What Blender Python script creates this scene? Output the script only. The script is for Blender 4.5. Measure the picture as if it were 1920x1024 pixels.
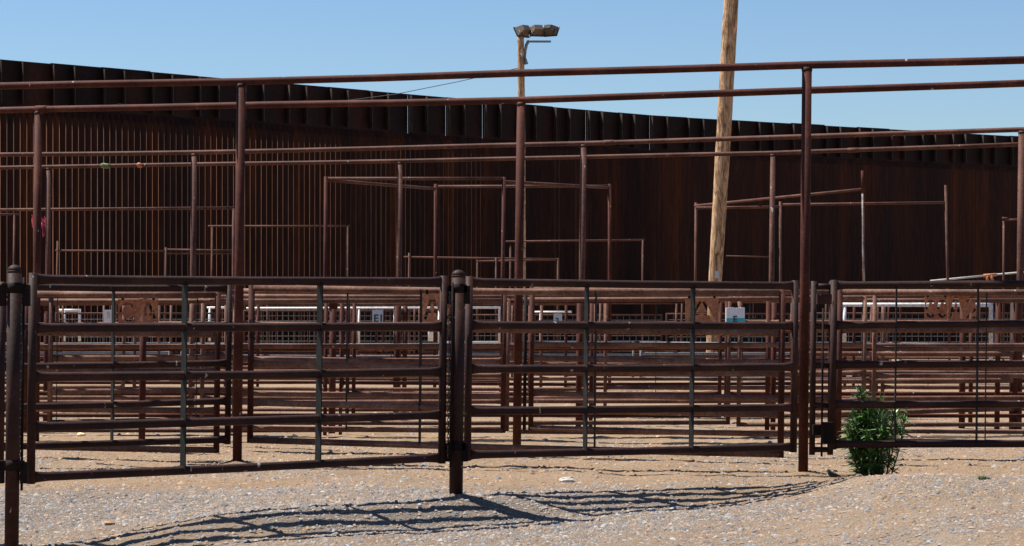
import bpy, math, random
import numpy as np
from mathutils import Vector, Matrix
random.seed(7); np.random.seed(7)
sc = bpy.context.scene
for o in list(bpy.data.objects): bpy.data.objects.remove(o)

# ---------------------------------------------------------------- camera, sky, sun
F = 4200.0; CX = 960.0; HY = 547.0; EYE = 1.6
cam = bpy.data.cameras.new('camera'); cam.sensor_width = 36; cam.lens = F/1920*36
cam.shift_y = (HY-512)/1920; cam.clip_end = 3000; cam.clip_start = 0.3
co = bpy.data.objects.new('camera', cam); sc.collection.objects.link(co)
co.location = (0, 0, EYE); co.rotation_euler = (math.pi/2, 0, 0); sc.camera = co

SH = Vector((0.53, -0.19, -1.0))              # direction the light travels
AZ = math.atan2(-SH.x, -SH.y)                 # bearing of the sun, from +Y towards +X
EL = math.atan2(1.0, math.hypot(SH.x, SH.y))
w = bpy.data.worlds.new('World'); sc.world = w; w.use_nodes = True
nt = w.node_tree; bg = nt.nodes['Background']
sky = nt.nodes.new('ShaderNodeTexSky'); sky.sky_type = 'NISHITA'; sky.sun_disc = False
sky.sun_elevation = EL; sky.sun_rotation = AZ; sky.altitude = 1200
sky.air_density = 1.25; sky.dust_density = 0.35; sky.ozone_density = 2.2
tint = nt.nodes.new('ShaderNodeMix'); tint.data_type = 'RGBA'; tint.blend_type = 'MULTIPLY'; tint.inputs[0].default_value = 1
tint.inputs[7].default_value = (.83, .99, 1.22, 1)
nt.links.new(sky.outputs[0], tint.inputs[6]); nt.links.new(tint.outputs[2], bg.inputs[0]); bg.inputs[1].default_value = 0.050
su = bpy.data.lights.new('sun', 'SUN'); su.energy = 5.0; su.angle = math.radians(0.5); su.color = (1, .955, .88)
so = bpy.data.objects.new('sun', su); sc.collection.objects.link(so)
so.rotation_euler = SH.to_track_quat('-Z', 'Y').to_euler(); so.location = (-20, 20, 40)
sc.view_settings.view_transform = 'Standard'; sc.view_settings.look = 'None'
sc.view_settings.exposure = 0.95; sc.view_settings.gamma = 1
sc.render.engine = 'CYCLES'

# ---------------------------------------------------------------- helpers
def W(x, y, s):                                # image point + scale (pixels per metre) -> world
    return Vector(((x-CX)/s, F/s, EYE-(y-HY)/s))
def link(o): sc.collection.objects.link(o); return o
def props(o, label=None, cat=None, group=None, kind=None):
    if label: o['label'] = label
    if cat: o['category'] = cat
    if group: o['group'] = group
    if kind: o['kind'] = kind
    return o
def thing(name, label, cat, loc, group=None):
    o = bpy.data.objects.new(name, None); o.empty_display_size = .2; link(o); o.location = loc
    return props(o, label, cat, group)

class MB:
    def __init__(s): s.v = []; s.f = []; s.sm = []
    def tube(s, pts, r, n=12, cap=True, up=None):
        """pts polyline; r number, list, or list of (side, vertical) radii; mitred at bends"""
        pts = [Vector(p) for p in pts]; k = len(pts)
        if not isinstance(r, (list, tuple)): r = [r]*k
        base = len(s.v); prev = None
        for i, p in enumerate(pts):
            a = (pts[i]-pts[i-1]).normalized() if i > 0 else None
            b = (pts[i+1]-pts[i]).normalized() if i < k-1 else None
            t = (a+b).normalized() if (a is not None and b is not None) else (a if a is not None else b)
            ref = Vector((0, 0, 1)) if abs(t.z) < .9 else Vector((0, 1, 0))
            if up is not None: ref = up
            if prev is not None and abs(prev.dot(t)) < .95: ref = prev
            side = t.cross(ref).normalized(); u = side.cross(t).normalized(); prev = u
            st = 1.0
            rr = r[i]; ra, rb = rr if isinstance(rr, (list, tuple)) else (rr, rr)
            if a is not None and b is not None:
                c = a.dot(t)
                if c < .97:
                    st = 1/max(c, .5)
                    m = (b-a).normalized()
                    for j in range(n):
                        q = 2*math.pi*j/n; v = side*math.cos(q)*ra+u*math.sin(q)*rb
                        v += m*(v.dot(m))*(st-1); s.v.append(p+v)
                    continue
            for j in range(n):
                q = 2*math.pi*j/n; s.v.append(p+side*math.cos(q)*ra+u*math.sin(q)*rb)
        for i in range(k-1):
            for j in range(n):
                a0 = base+i*n+j; a1 = base+i*n+(j+1) % n
                s.f.append((a0, a1, a1+n, a0+n)); s.sm.append(True)
        if cap:
            s.f.append(tuple(base+j for j in range(n))[::-1]); s.sm.append(False)
            s.f.append(tuple(base+(k-1)*n+j for j in range(n))); s.sm.append(False)
    def box(s, c, ax, ay, az):
        c = Vector(c); b = len(s.v)
        for i in (-1, 1):
            for j in (-1, 1):
                for k in (-1, 1): s.v.append(c+ax*i+ay*j+az*k)
        for f in ((0, 1, 3, 2), (4, 6, 7, 5), (0, 4, 5, 1), (2, 3, 7, 6), (0, 2, 6, 4), (1, 5, 7, 3)):
            s.f.append(tuple(b+q for q in f)); s.sm.append(False)
    def hexa(s, pts):
        b = len(s.v); s.v += [Vector(p) for p in pts]     # 4 bottom, 4 top
        for f in ((3, 2, 1, 0), (4, 5, 6, 7), (0, 1, 5, 4), (1, 2, 6, 5), (2, 3, 7, 6), (3, 0, 4, 7)):
            s.f.append(tuple(b+q for q in f)); s.sm.append(False)
    def build(s, name, mat, parent=None, loc=None):
        o0 = parent.location if parent is not None and parent.parent is None else Vector((0, 0, 0))
        if parent is not None and parent.parent is not None: o0 = parent.parent.location
        if parent is None and loc is not None: o0 = Vector(loc)
        me = bpy.data.meshes.new(name); me.from_pydata([tuple(v-o0) for v in s.v], [], s.f)
        me.polygons.foreach_set('use_smooth', s.sm); me.materials.append(mat); me.update()
        o = bpy.data.objects.new(name, me); link(o)
        if parent is not None: o.parent = parent
        elif loc is not None: o.location = o0
        return o

def dome(mb, p, r, h, n=14):                    # rounded cap on a vertical pipe
    pts = []; rs = []
    for k in range(6):
        q = k/5*math.pi/2*.98; pts.append(p+Vector((0, 0, h*math.sin(q)))); rs.append(r*math.cos(q))
    mb.tube(pts, rs, n)

# ---------------------------------------------------------------- materials
def mat(name, build):
    m = bpy.data.materials.new(name); m.use_nodes = True
    nt = m.node_tree; b = nt.nodes['Principled BSDF']; build(nt, b); return m
def nd(nt, t, **k):
    n = nt.nodes.new(t)
    for a, v in k.items(): setattr(n, a, v)
    return n
def noise(nt, scale, detail=4, rough=.6, vec=None, dist=0):
    n = nd(nt, 'ShaderNodeTexNoise'); n.inputs['Scale'].default_value = scale
    n.inputs['Detail'].default_value = detail; n.inputs['Roughness'].default_value = rough
    n.inputs['Distortion'].default_value = dist
    if vec is not None: nt.links.new(vec, n.inputs['Vector'])
    return n
def ramp(nt, fac, stops):
    r = nd(nt, 'ShaderNodeValToRGB'); e = r.color_ramp.elements
    while len(e) < len(stops): e.new(.5)
    for k, (p, c) in enumerate(stops):
        e[k].position = p; e[k].color = (c[0], c[1], c[2], 1) if not isinstance(c, (int, float)) else (c, c, c, 1)
    nt.links.new(fac, r.inputs[0]); return r
def mixc(nt, fac, a, b, mode='MIX'):
    m = nd(nt, 'ShaderNodeMix', data_type='RGBA', blend_type=mode)
    if isinstance(fac, float): m.inputs[0].default_value = fac
    else: nt.links.new(fac, m.inputs[0])
    for i, c in ((6, a), (7, b)):
        if isinstance(c, tuple): m.inputs[i].default_value = (*c, 1)
        else: nt.links.new(c, m.inputs[i])
    return m.outputs[2]
def geo(nt):
    return nd(nt, 'ShaderNodeNewGeometry').outputs['Position']
def mapped(nt, vec, sc_):
    m = nd(nt, 'ShaderNodeMapping'); m.inputs['Scale'].default_value = sc_
    nt.links.new(vec, m.inputs['Vector']); return m.outputs[0]
def bump(nt, b, h, strength, dist):
    bm = nd(nt, 'ShaderNodeBump'); bm.inputs['Strength'].default_value = strength
    bm.inputs['Distance'].default_value = dist
    nt.links.new(h, bm.inputs['Height']); nt.links.new(bm.outputs[0], b.inputs['Normal'])

def steel(name, c1, c2, c3, rough=.55, specks=.735, sc_=1.0, spec=.13):
    def f(nt, b):
        p = geo(nt)
        n1 = noise(nt, 2.3*sc_, 5, .65, p); n2 = noise(nt, 38*sc_, 4, .7, p)
        c = ramp(nt, n1.outputs[0], [(.3, c1), (.52, c2), (.75, c3)]).outputs[0]
        g = ramp(nt, n2.outputs[0], [(.3, .5), (.7, 1.45)]).outputs[0]
        c = mixc(nt, 1.0, c, g, 'MULTIPLY')
        # dropping and scratch specks, pale, of small size
        v = noise(nt, 16, 2, .5, mapped(nt, p, (1, 1, .6)))
        sp = ramp(nt, v.outputs[0], [(specks-.01, 0.0), (specks+.02, .8)]).outputs[0]
        c = mixc(nt, sp, c, (.32, .29, .26))
        nt.links.new(c, b.inputs['Base Color'])
        r = ramp(nt, n2.outputs[0], [(.3, rough+.08), (.7, rough+.28)]).outputs[0]
        b.inputs['Specular IOR Level'].default_value = spec
        nt.links.new(r, b.inputs['Roughness'])
        bump(nt, b, n2.outputs[0], .35, .004)
    return mat(name, f)
M = {}
M['pipe'] = steel('rusted_pipe_dark', (.016, .0055, .004), (.028, .0098, .007), (.058, .021, .0125), .5, .72, 1.0, .19)
M['pipe_red'] = steel('rusted_pipe_red', (.036, .0095, .006), (.062, .0175, .0112), (.105, .034, .019), .55)
M['pipe_far'] = steel('rusted_pipe_worn', (.050, .019, .013), (.095, .041, .029), (.15, .072, .048), .5)
M['pipe_worn'] = steel('sunbleached_pipe', (.066, .028, .019), (.14, .069, .047), (.25, .138, .094), .5)
M['bar'] = steel('grey_flat_bar', (.009, .0095, .0087), (.0145, .015, .0138), (.022, .0215, .0195), .5, .9)
M['galv'] = steel('galvanised_pipe', (.15, .155, .16), (.20, .205, .21), (.26, .26, .26), .4, .9)
M['plate'] = steel('rusty_plate', (.26, .095, .05), (.40, .165, .085), (.50, .23, .11), .6, .9)
M['oldwhite'] = steel('flaking_white_paint', (.05, .03, .025), (.30, .27, .25), (.42, .40, .38), .6, .9, 3.0)
M['blocky'] = steel('dark_bracket', (.006, .0035, .003), (.011, .006, .005), (.018, .010, .008), .6, .9)
M['white'] = steel('white_paint', (.66, .65, .62), (.78, .77, .74), (.84, .83, .8), .45, .95)
M['greywhite'] = steel('dulled_white_paint', (.30, .30, .28), (.40, .40, .38), (.48, .47, .45), .6, .95)
M['chain'] = steel('chain_steel', (.025, .02, .018), (.045, .038, .033), (.08, .07, .062), .5, .9)

def wallf(nt, b):
    p = geo(nt)
    n1 = noise(nt, 1.0, 3, .6, mapped(nt, p, (1.1, 1.1, .06)))
    n2 = noise(nt, 9, 5, .7, mapped(nt, p, (1, 1, .12)))
    c = ramp(nt, n1.outputs[0], [(.25, (.012, .0062, .005)), (.40, (.018, .0072, .005)), (.56, (.029, .0095, .005)), (.75, (.060, .0155, .0048))]).outputs[0]
    g = ramp(nt, n2.outputs[0], [(.3, .5), (.7, 1.5)]).outputs[0]
    c = mixc(nt, 1.0, c, g, 'MULTIPLY')
    nt.links.new(c, b.inputs['Base Color']); b.inputs['Roughness'].default_value = .75
    b.inputs['Specular IOR Level'].default_value = .12
M['wall'] = mat('weathered_wall_steel', wallf)
def wallside(nt, b):                           # bollard side faces: sunlight painted in as lighter, more orange rust
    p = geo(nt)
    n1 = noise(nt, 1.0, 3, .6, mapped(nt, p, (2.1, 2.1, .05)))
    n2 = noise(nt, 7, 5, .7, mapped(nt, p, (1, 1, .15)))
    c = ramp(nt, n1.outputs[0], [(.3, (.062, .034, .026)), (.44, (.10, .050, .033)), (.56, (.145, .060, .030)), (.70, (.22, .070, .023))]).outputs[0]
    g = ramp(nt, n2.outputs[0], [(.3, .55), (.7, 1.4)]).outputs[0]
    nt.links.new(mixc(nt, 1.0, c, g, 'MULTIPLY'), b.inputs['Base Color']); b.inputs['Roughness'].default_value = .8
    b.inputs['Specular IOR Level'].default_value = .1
M['wallside'] = mat('sun_painted_rust_side', wallside)
def wallp(nt, b):
    p = geo(nt)
    n1 = noise(nt, .45, 3, .6, mapped(nt, p, (1.3, 1.3, .3)))
    n2 = noise(nt, 5, 5, .7, p)
    c = ramp(nt, n1.outputs[0], [(.3, (.008, .004, .0035)), (.5, (.014, .0062, .005)), (.7, (.030, .0095, .006))]).outputs[0]
    g = ramp(nt, n2.outputs[0], [(.3, .6), (.7, 1.35)]).outputs[0]
    nt.links.new(mixc(nt, 1.0, c, g, 'MULTIPLY'), b.inputs['Base Color']); b.inputs['Roughness'].default_value = .7; b.inputs['Specular IOR Level'].default_value = .15
M['wallplate'] = mat('weathered_wall_plate', wallp)

M['stiff'] = steel('stiffener_steel', (.032, .022, .018), (.055, .039, .031), (.085, .06, .048), .6, .95)
def woodf(nt, b):
    p = geo(nt)
    n1 = noise(nt, 9, 6, .72, mapped(nt, p, (1.5, 1.5, .34)), .9)
    n2 = noise(nt, 30, 4, .7, mapped(nt, p, (3, 3, .08)))
    n3 = noise(nt, 2.2, 3, .5, mapped(nt, p, (1, 1, .6)))
    c = ramp(nt, n1.outputs[0], [(.3, (.08, .036, .014)), (.42, (.24, .12, .05)), (.5, (.45, .26, .125)), (.6, (.64, .43, .245)), (.7, (.74, .56, .37))]).outputs[0]
    g = ramp(nt, n2.outputs[0], [(.35, .35), (.5, .9), (.65, 1.15)]).outputs[0]
    c = mixc(nt, 1.0, c, g, 'MULTIPLY')
    c = mixc(nt, ramp(nt, n3.outputs[0], [(.62, 0.0), (.72, .6)]).outputs[0], c, (.16, .08, .04))
    nt.links.new(c, b.inputs['Base Color']); b.inputs['Roughness'].default_value = .85
    bump(nt, b, n1.outputs[0], .8, .03)
M['wood'] = mat('peeled_pole_wood', woodf)

def sandf(nt, b):
    p = geo(nt)
    n1 = noise(nt, .8, 5, .6, p); n2 = noise(nt, 14, 6, .75, p); n3 = noise(nt, 90, 3, .7, p)
    c = ramp(nt, n1.outputs[0], [(.3, (.235, .156, .092)), (.5, (.275, .187, .115)), (.7, (.295, .208, .138))]).outputs[0]
    g = ramp(nt, n2.outputs[0], [(.3, .66), (.5, 1.0), (.7, 1.16)]).outputs[0]
    c = mixc(nt, 1.0, c, g, 'MULTIPLY')
    # greyish fine gravel worked into the sand in patches
    at = nd(nt, 'ShaderNodeAttribute', attribute_name='gravelly').outputs['Fac']
    g2 = ramp(nt, n3.outputs[0], [(.35, (.07, .06, .052)), (.5, (.175, .145, .12)), (.66, (.27, .24, .21))]).outputs[0]
    f = nd(nt, 'ShaderNodeMath', operation='MULTIPLY'); nt.links.new(at, f.inputs[0])
    nt.links.new(ramp(nt, n2.outputs[0], [(.35, .4), (.55, .92)]).outputs[0], f.inputs[1])
    c = mixc(nt, f.outputs[0], c, g2)
    nt.links.new(c, b.inputs['Base Color']); b.inputs['Roughness'].default_value = .95
    b.inputs['Specular IOR Level'].default_value = .15
    h = nd(nt, 'ShaderNodeMath', operation='ADD'); nt.links.new(n2.outputs[0], h.inputs[0]); nt.links.new(n3.outputs[0], h.inputs[1])
    bump(nt, b, h.outputs[0], .9, .02)
M['sand'] = mat('desert_sand', sandf)
def stonef(nt, b):
    a = nd(nt, 'ShaderNodeAttribute', attribute_name='tint').outputs['Color']
    n2 = noise(nt, 60, 4, .7, geo(nt))
    g = ramp(nt, n2.outputs[0], [(.3, .75), (.7, 1.2)]).outputs[0]
    nt.links.new(mixc(nt, 1.0, a, g, 'MULTIPLY'), b.inputs['Base Color']); b.inputs['Roughness'].default_value = .85
M['stone'] = mat('crushed_stone', stonef)
def leaff(nt, b):
    a = nd(nt, 'ShaderNodeAttribute', attribute_name='tint').outputs['Color']
    nt.links.new(a, b.inputs['Base Color']); b.inputs['Roughness'].default_value = .42
    tr = nd(nt, 'ShaderNodeBsdfTranslucent'); nt.links.new(a, tr.inputs[0])
    mx = nd(nt, 'ShaderNodeMixShader'); mx.inputs[0].default_value = .25
    out = nt.nodes['Material Output']
    nt.links.new(b.outputs[0], mx.inputs[1]); nt.links.new(tr.outputs[0], mx.inputs[2]); nt.links.new(mx.outputs[0], out.inputs[0])
M['leaf'] = mat('leaf_green', leaff)
def plain(name, c, rough=.6, var=.25, metal=0):
    def f(nt, b):
        n = noise(nt, 25, 4, .6, geo(nt))
        g = ramp(nt, n.outputs[0], [(.3, 1-var), (.7, 1+var)]).outputs[0]
        nt.links.new(mixc(nt, 1.0, c, g, 'MULTIPLY'), b.inputs['Base Color'])
        b.inputs['Roughness'].default_value = rough; b.inputs['Metallic'].default_value = metal
    return mat(name, f)
M['sign_white'] = plain('sign_white', (.72, .73, .74), .4, .06)
M['sign_grey'] = plain('sign_grey', (.42, .46, .5), .4, .08)
M['sign_teal'] = plain('sign_teal', (.03, .42, .48), .4, .06)
M['ink'] = plain('sign_ink', (.012, .03, .045), .5, .1)
M['yellow'] = plain('yellow_print', (.62, .55, .36), .6, .2)
M['pink'] = plain('faded_red_cloth', (.60, .11, .15), .8, .25)
M['green_tape'] = plain('green_rag', (.10, .12, .045), .8, .3)
M['orange_tape'] = plain('orange_tape', (.38, .10, .06), .6, .2)
M['bird'] = plain('dark_feathers', (.006, .005, .0045), .7, .3)
M['lamp'] = plain('tan_lamp_housing', (.12, .09, .062), .5, .3)
M['lamp_dark'] = plain('dark_lamp_rim', (.018, .015, .012), .5, .2)
M['glass'] = plain('lamp_glass', (.25, .27, .28), .15, .1)
M['straw'] = plain('dry_straw', (.52, .42, .24), .9, .3)
M['wire'] = plain('wire_dark', (.10, .09, .085), .5, .2)

# ---------------------------------------------------------------- ground
def S(a, b, x):
    t = np.clip((x-a)/(b-a), 0, 1); return t*t*(3-2*t)
_perm = np.random.RandomState(3).rand(256, 256)
def vn(x, y):
    x = np.asarray(x, float); y = np.asarray(y, float)
    xi = np.floor(x).astype(int); yi = np.floor(y).astype(int); fx = x-xi; fy = y-yi
    fx = fx*fx*(3-2*fx); fy = fy*fy*(3-2*fy)
    g = lambda a, b: _perm[a & 255, b & 255]
    return (g(xi, yi)*(1-fx)+g(xi+1, yi)*fx)*(1-fy)+(g(xi, yi+1)*(1-fx)+g(xi+1, yi+1)*fx)*fy-.5
def G0(X, Y):
    X = np.asarray(X, float); Y = np.asarray(Y, float)
    z = -.2*S(23, 32, Y)-1.0*S(52, 78, Y)
    yf = np.interp(X, [-8, -3.35, -.41, 2.4, 4.5, 9], [11.5, 15.0, 17.3, 18.95, 19.1, 19.2])   # line of the front fence
    d = (yf-Y)*np.interp(X, [-3, 0, 2.4], [.8, .88, .96])
    left = 1-S(-3.5, -2.0, X)
    z = z-.135*left*(1-S(.5, 3.0, -d))
    amp = np.interp(X, [-3.3, -1.5, -.3, .6, 1.2, 1.7, 2.05, 2.46, 2.8, 3.3], [.10, .135, .15, .15, .115, .105, .07, .0, -.085, -.105])
    z = z-amp*S(-.02, .66, d)-.012*np.clip(d-.8, 0, 4)*(1-S(1.5, 2.6, X))
    crest = 17.6
    m = S(2.3, 3.2, X)*(1-S(crest-.2, crest+.9, Y))
    z = z+.05*m - .018*np.clip(crest-Y, 0, 6)*S(1.9, 3, X)
    return z
def G(X, Y):
    near = 1-S(26, 60, Y)
    heap = 0
    for (px_, py_) in ((-.41, 17.3), (2.55, 19.55), (-2.56, 20.8), (.05, 21.6)): heap = heap+.035*np.exp(-((X-px_)**2+(Y-py_)**2)/.022)
    return G0(X, Y)+heap+near*(.035*vn(X*.7, Y*.7)+.022*vn(X*2.1+9, Y*2.1)+.014*vn(X*6+3, Y*6+7)+.008*vn(X*15+3, Y*15+7)+.005*vn(X*38, Y*38))
def GZ(X, Y): return float(G(X, Y))
def gravelly(X, Y):
    f = .45+.55*S(.0, .4, vn(X*.6+4, Y*1.1)+.28)
    band = S(13, 15, Y)*(1-S(17.6, 18.6, Y))
    far = .25*S(.0, .3, vn(X*.9, Y*.5+3))*(Y > 18)
    right = .55*S(.8, 3, X)*(1-S(16.2, 17.6, Y)) + S(16.0, 16.8, Y)*(1-S(17.4, 17.8, Y))*S(1.5, 3, X)
    return np.clip(f*band*(1-.45*S(.5, 2.5, X))+far+right*.22, 0, 1)
xs = np.concatenate([[-900, -400, -150, -60, -30, -18, -12, -9, -7.5, -6.5], np.arange(-5.6, 5.9, .026), [6.5, 7.5, 9, 12, 18, 30, 60, 150, 400, 900]])
ys = np.concatenate([[-60, -10, 2, 6, 9, 11], np.arange(12.2, 24, .026), 24*np.exp(np.linspace(0.002, .9, 220)), [62, 66, 72, 80, 90, 100, 115, 150, 300, 900, 1800]])
XX, YY = np.meshgrid(xs, ys); ZZ = G(XX, YY)
n0, n1 = XX.shape
me = bpy.data.meshes.new('ground')
me.vertices.add(n0*n1); me.vertices.foreach_set('co', np.stack([XX, YY, ZZ], -1).ravel())
ii = np.arange(n0*n1).reshape(n0, n1)
q = np.stack([ii[:-1, :-1], ii[:-1, 1:], ii[1:, 1:], ii[1:, :-1]], -1).reshape(-1, 4)
me.loops.add(q.size); me.loops.foreach_set('vertex_index', q.ravel())
me.polygons.add(len(q)); me.polygons.foreach_set('loop_start', np.arange(0, q.size, 4)); me.polygons.foreach_set('loop_total', np.full(len(q), 4))
me.polygons.foreach_set('use_smooth', np.ones(len(q), bool)); me.update()
at = me.attributes.new('gravelly', 'FLOAT', 'POINT'); at.data.foreach_set('value', gravelly(XX, YY).ravel())
me.materials.append(M['sand']); g = link(bpy.data.objects.new('ground', me))
props(g, kind='structure')

def stones(name, n, xr, yr, size, dens, tints, seed, label=None, cat=None):
    R = np.random.RandomState(seed)
    X = R.uniform(*xr, n*6); Y = R.uniform(*yr, n*6)
    keep = R.rand(n*6) < dens(X, Y); X = X[keep][:n]; Y = Y[keep][:n]; n = len(X)
    Z = G(X, Y)
    r = size[0]*np.exp(R.exponential(size[1], n)); r = np.minimum(r, size[2])
    base = np.array([(1, 0, 0), (.3, .9, 0), (-.8, .6, 0), (-.8, -.6, 0), (.3, -.9, 0), (.35, .2, .75), (-.3, .25, .8), (-.05, -.35, .7)])
    fc = np.array([(0, 1, 5), (1, 2, 6), (2, 3, 6), (3, 4, 7), (4, 0, 7), (1, 6, 5), (3, 7, 6), (0, 5, 7), (5, 6, 7)])
    P = base[None]*(1+R.uniform(-.3, .3, (n, 8, 3)))
    P[:, :, 2] += R.uniform(-.15, .25, (n, 8)); P[:, :5, 2] -= .3
    P *= np.stack([R.uniform(.8, 1.7, n), R.uniform(.6, 1.0, n), R.uniform(.25, .7, n)], -1)[:, None]
    a = R.uniform(0, 6.28, n); c, s_ = np.cos(a)[:, None], np.sin(a)[:, None]
    px = P[..., 0]*c-P[..., 1]*s_; py = P[..., 0]*s_+P[..., 1]*c
    V = np.stack([px*r[:, None]+X[:, None], py*r[:, None]+Y[:, None], P[..., 2]*r[:, None]+Z[:, None]+r[:, None]*.12], -1).reshape(-1, 3)
    FF = (fc[None]+8*np.arange(n)[:, None, None]).reshape(-1, 3)
    me = bpy.data.meshes.new(name)
    me.vertices.add(len(V)); me.vertices.foreach_set('co', V.ravel())
    me.loops.add(FF.size); me.loops.foreach_set('vertex_index', FF.ravel())
    me.polygons.add(len(FF)); me.polygons.foreach_set('loop_start', np.arange(0, FF.size, 3)); me.polygons.foreach_set('loop_total', np.full(len(FF), 3))
    me.update()
    T = np.array(tints)[R.randint(0, len(tints), n)]*R.uniform(.6, 1.05, n)[:, None]
    col = np.concatenate([np.repeat(T, 8, 0), np.ones((n*8, 1))], 1)
    at = me.attributes.new('tint', 'FLOAT_COLOR', 'POINT'); at.data.foreach_set('color', col.ravel())
    me.materials.append(M['stone']); o = link(bpy.data.objects.new(name, me))
    return props(o, kind='stuff', label=label, cat=cat)
greyt = [(.155, .155, .16), (.20, .20, .205), (.25, .245, .245), (.115, .115, .125), (.32, .30, .275), (.22, .19, .17), (.29, .23, .18), (.27, .20, .145), (.30, .21, .15)]
stones('gravel', 90000, (-5.4, 5.6), (12.4, 23.5), (.0046, .40, .022), lambda X, Y: .04+.96*gravelly(X, Y), greyt, 5,
       'grey and white crushed gravel scattered over the sand under the front gates', 'gravel')
stones('pebbles', 9000, (-10, 10), (20, 42), (.009, .4, .035), lambda X, Y: .2+.6*gravelly(X, Y), greyt+[(.42, .28, .18)]*3, 6,
       'loose pebbles strewn across the sand among the pens', 'pebbles')
stones('sand_clods', 30000, (-5.4, 5.6), (13, 23.5), (.006, .42, .026), lambda X, Y: .9+0*X, [(.28, .18, .115), (.23, .15, .09), (.31, .21, .135)], 8,
       'small tan clods of dried earth on the sand', 'clods')
stones('loose_stones', 420, (-5, 5.4), (13.5, 22), (.013, .3, .034), lambda X, Y: .35+.6*gravelly(X, Y), [(.20, .20, .205), (.30, .28, .26), (.14, .14, .15), (.24, .18, .13), (.40, .37, .33)], 12,
       'larger loose grey and brown stones lying on the gravel and sand', 'stones')
def rock(x, y, s, r, tint, label, name='rock'):
    X = (x-CX)/s; Y = F/s; R = random.Random(int(x)); vs = []; z = GZ(X, Y)
    import bmesh
    bm = bmesh.new(); bmesh.ops.create_icosphere(bm, subdivisions=3, radius=1)
    for v in bm.verts:
        k = 1+.22*float(vn(v.co.x*1.9+x, v.co.y*1.9+v.co.z*2.3))*2
        v.co = Vector((v.co.x*r*1.4*k, v.co.y*r*.9*k, v.co.z*r*.7*k))
    me = bpy.data.meshes.new(name); bm.to_mesh(me); bm.free()
    me.attributes.new('tint', 'FLOAT_COLOR', 'POINT').data.foreach_set('color', list((*tint, 1))*len(me.vertices))
    me.materials.append(M['stone']); o = link(bpy.data.objects.new(name, me)); o.location = (X, Y, z+r*.35)
    props(o, label, 'rock')
rock(1064, 885, F/18.95, .045, (.52, .47, .41), 'largest pale stone on the sand, below the bottom rail of the second front gate')
rock(1022, 812, F/24.2, .022, (.5, .47, .43), 'small white stone behind the second front gate, right of the mid alley post')
rock(152, 819, F/25.2, .035, (.85, .72, .42), 'flat yellowish stone seen between the two lowest rails of the left front gate', 'flat_stone')
rock(205, 965, F/16.2, .028, (.34, .20, .12), 'brown lump on the gravel below the left front gate', 'clod')

# ---------------------------------------------------------------- gates, posts and pipe fences
def lineparam(P0, P1, px):                     # where a 3D line crosses the vertical plane of image column px
    k = (px-CX)/F
    a = P0.x-k*P0.y; b = (P1.x-P0.x)-k*(P1.y-P0.y)
    return -a/b
LEAN = .0112
def gate(label, x0, x1, yl, yr, sl, sr, mull=(), r=.0315, m='pipe', ends='flare', group=None, ext=0.045, stile_r=None,
         left=True, right=True, name='corral_gate', cat='gate', mullmat='bar', mw=.033, rail_m=None, lean=LEAN, n=12, bottommitre=True):
    """five-rail pipe gate. yl, yr: rail heights in the picture at its two ends; sl, sr: their scales"""
    stile_r = stile_r or r*.95
    L = [W(x0-lean*(y-yl[0]), y, sl) for y in yl]; Rr = [W(x1-lean*(y-yr[0]), y, sr) for y in yr]
    mid = (L[-1]+Rr[-1])/2
    root = thing(name, label, cat, (mid.x, mid.y, GZ(mid.x, mid.y)), group)
    d = (Rr[0]-L[0]); d.z = 0; d.normalize(); nrm = Vector((d.y, -d.x, 0))
    k = len(yl)
    for i in range(k):
        a, b = L[i], Rr[i]; e = (b-a).normalized(); ln = (b-a).length
        mb = MB()
        fl0 = left and not (ends == 'mitre' and i in (0, k-1)) and ends != 'mitre_right'
        fl1 = right and not (ends == 'mitre' and i in (0, k-1))
        f1 = (.006, r*1.5) if r > .02 else (r, r); 
        pts = []; rs = []
        if fl0 and ln > .5: pts += [a+e*.004, a+e*.045, a+e*.13]; rs += [(.010, r*1.55), (r*.75, r*1.2), (r, r)]
        else: pts += [a]; rs += [(r, r)]
        if ln > .5: pts.append(a+e*ln*.5+Vector((0, 0, -.003*ln*random.random()))); rs.append((r, r))
        if fl1 and ln > .5: pts += [b-e*.13, b-e*.045, b-e*.004]; rs += [(r, r), (r*.75, r*1.2), (.010, r*1.55)]
        else: pts += [b]; rs += [(r, r)]
        mb.tube(pts, rs, n); mb.build('rail', M[rail_m or m], root)
    for on, C, s_ in ((left, L, -1), (right, Rr, 1)):
        if not on: continue
        t, bt = C[0].copy(), C[-1].copy(); ax = (t-bt).normalized()
        e_ = ext if ends == 'flare' else 0
        mb = MB()
        if ends == 'mitre': mb.tube([t+ax*r*.9, bt-ax*r*.9], stile_r*1.02, n)
        else: mb.tube([t+ax*e_, bt-ax*e_], stile_r, n)
        mb.build('stile', M[m], root)
    for mx in mull:
        t = lineparam(L[0], Rr[0], mx); T = L[0].lerp(Rr[0], t)
        t2 = lineparam(L[-1], Rr[-1], mx-lean*(yl[-1]-yl[0])); B = L[-1].lerp(Rr[-1], t2)
        mb = MB(); ax = (T-B)/2
        mb.box((T+B)/2, d*.004, nrm*mw, ax); mb.build('upright_bar', M[mullmat], root)
    return root, d, nrm, L, Rr

def vpost(root_or_none, xt, yt, yb_or_none, s, r, mname, part='post', dom=False, xb=None):
    top = W(xt, yt, s); gz = GZ(top.x, top.y)
    bz = gz-.15 if yb_or_none is None else EYE-(yb_or_none-HY)/s
    yb = HY+(EYE-bz)*s
    bot = W((xb if xb is not None else xt-LEAN*(yb-yt)), yb, s)
    mb = MB(); mb.tube([bot, top], r, 16, cap=True)
    if dom: dome(mb, top, r*1.03, r*.85)
    return mb, top, bot

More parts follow.
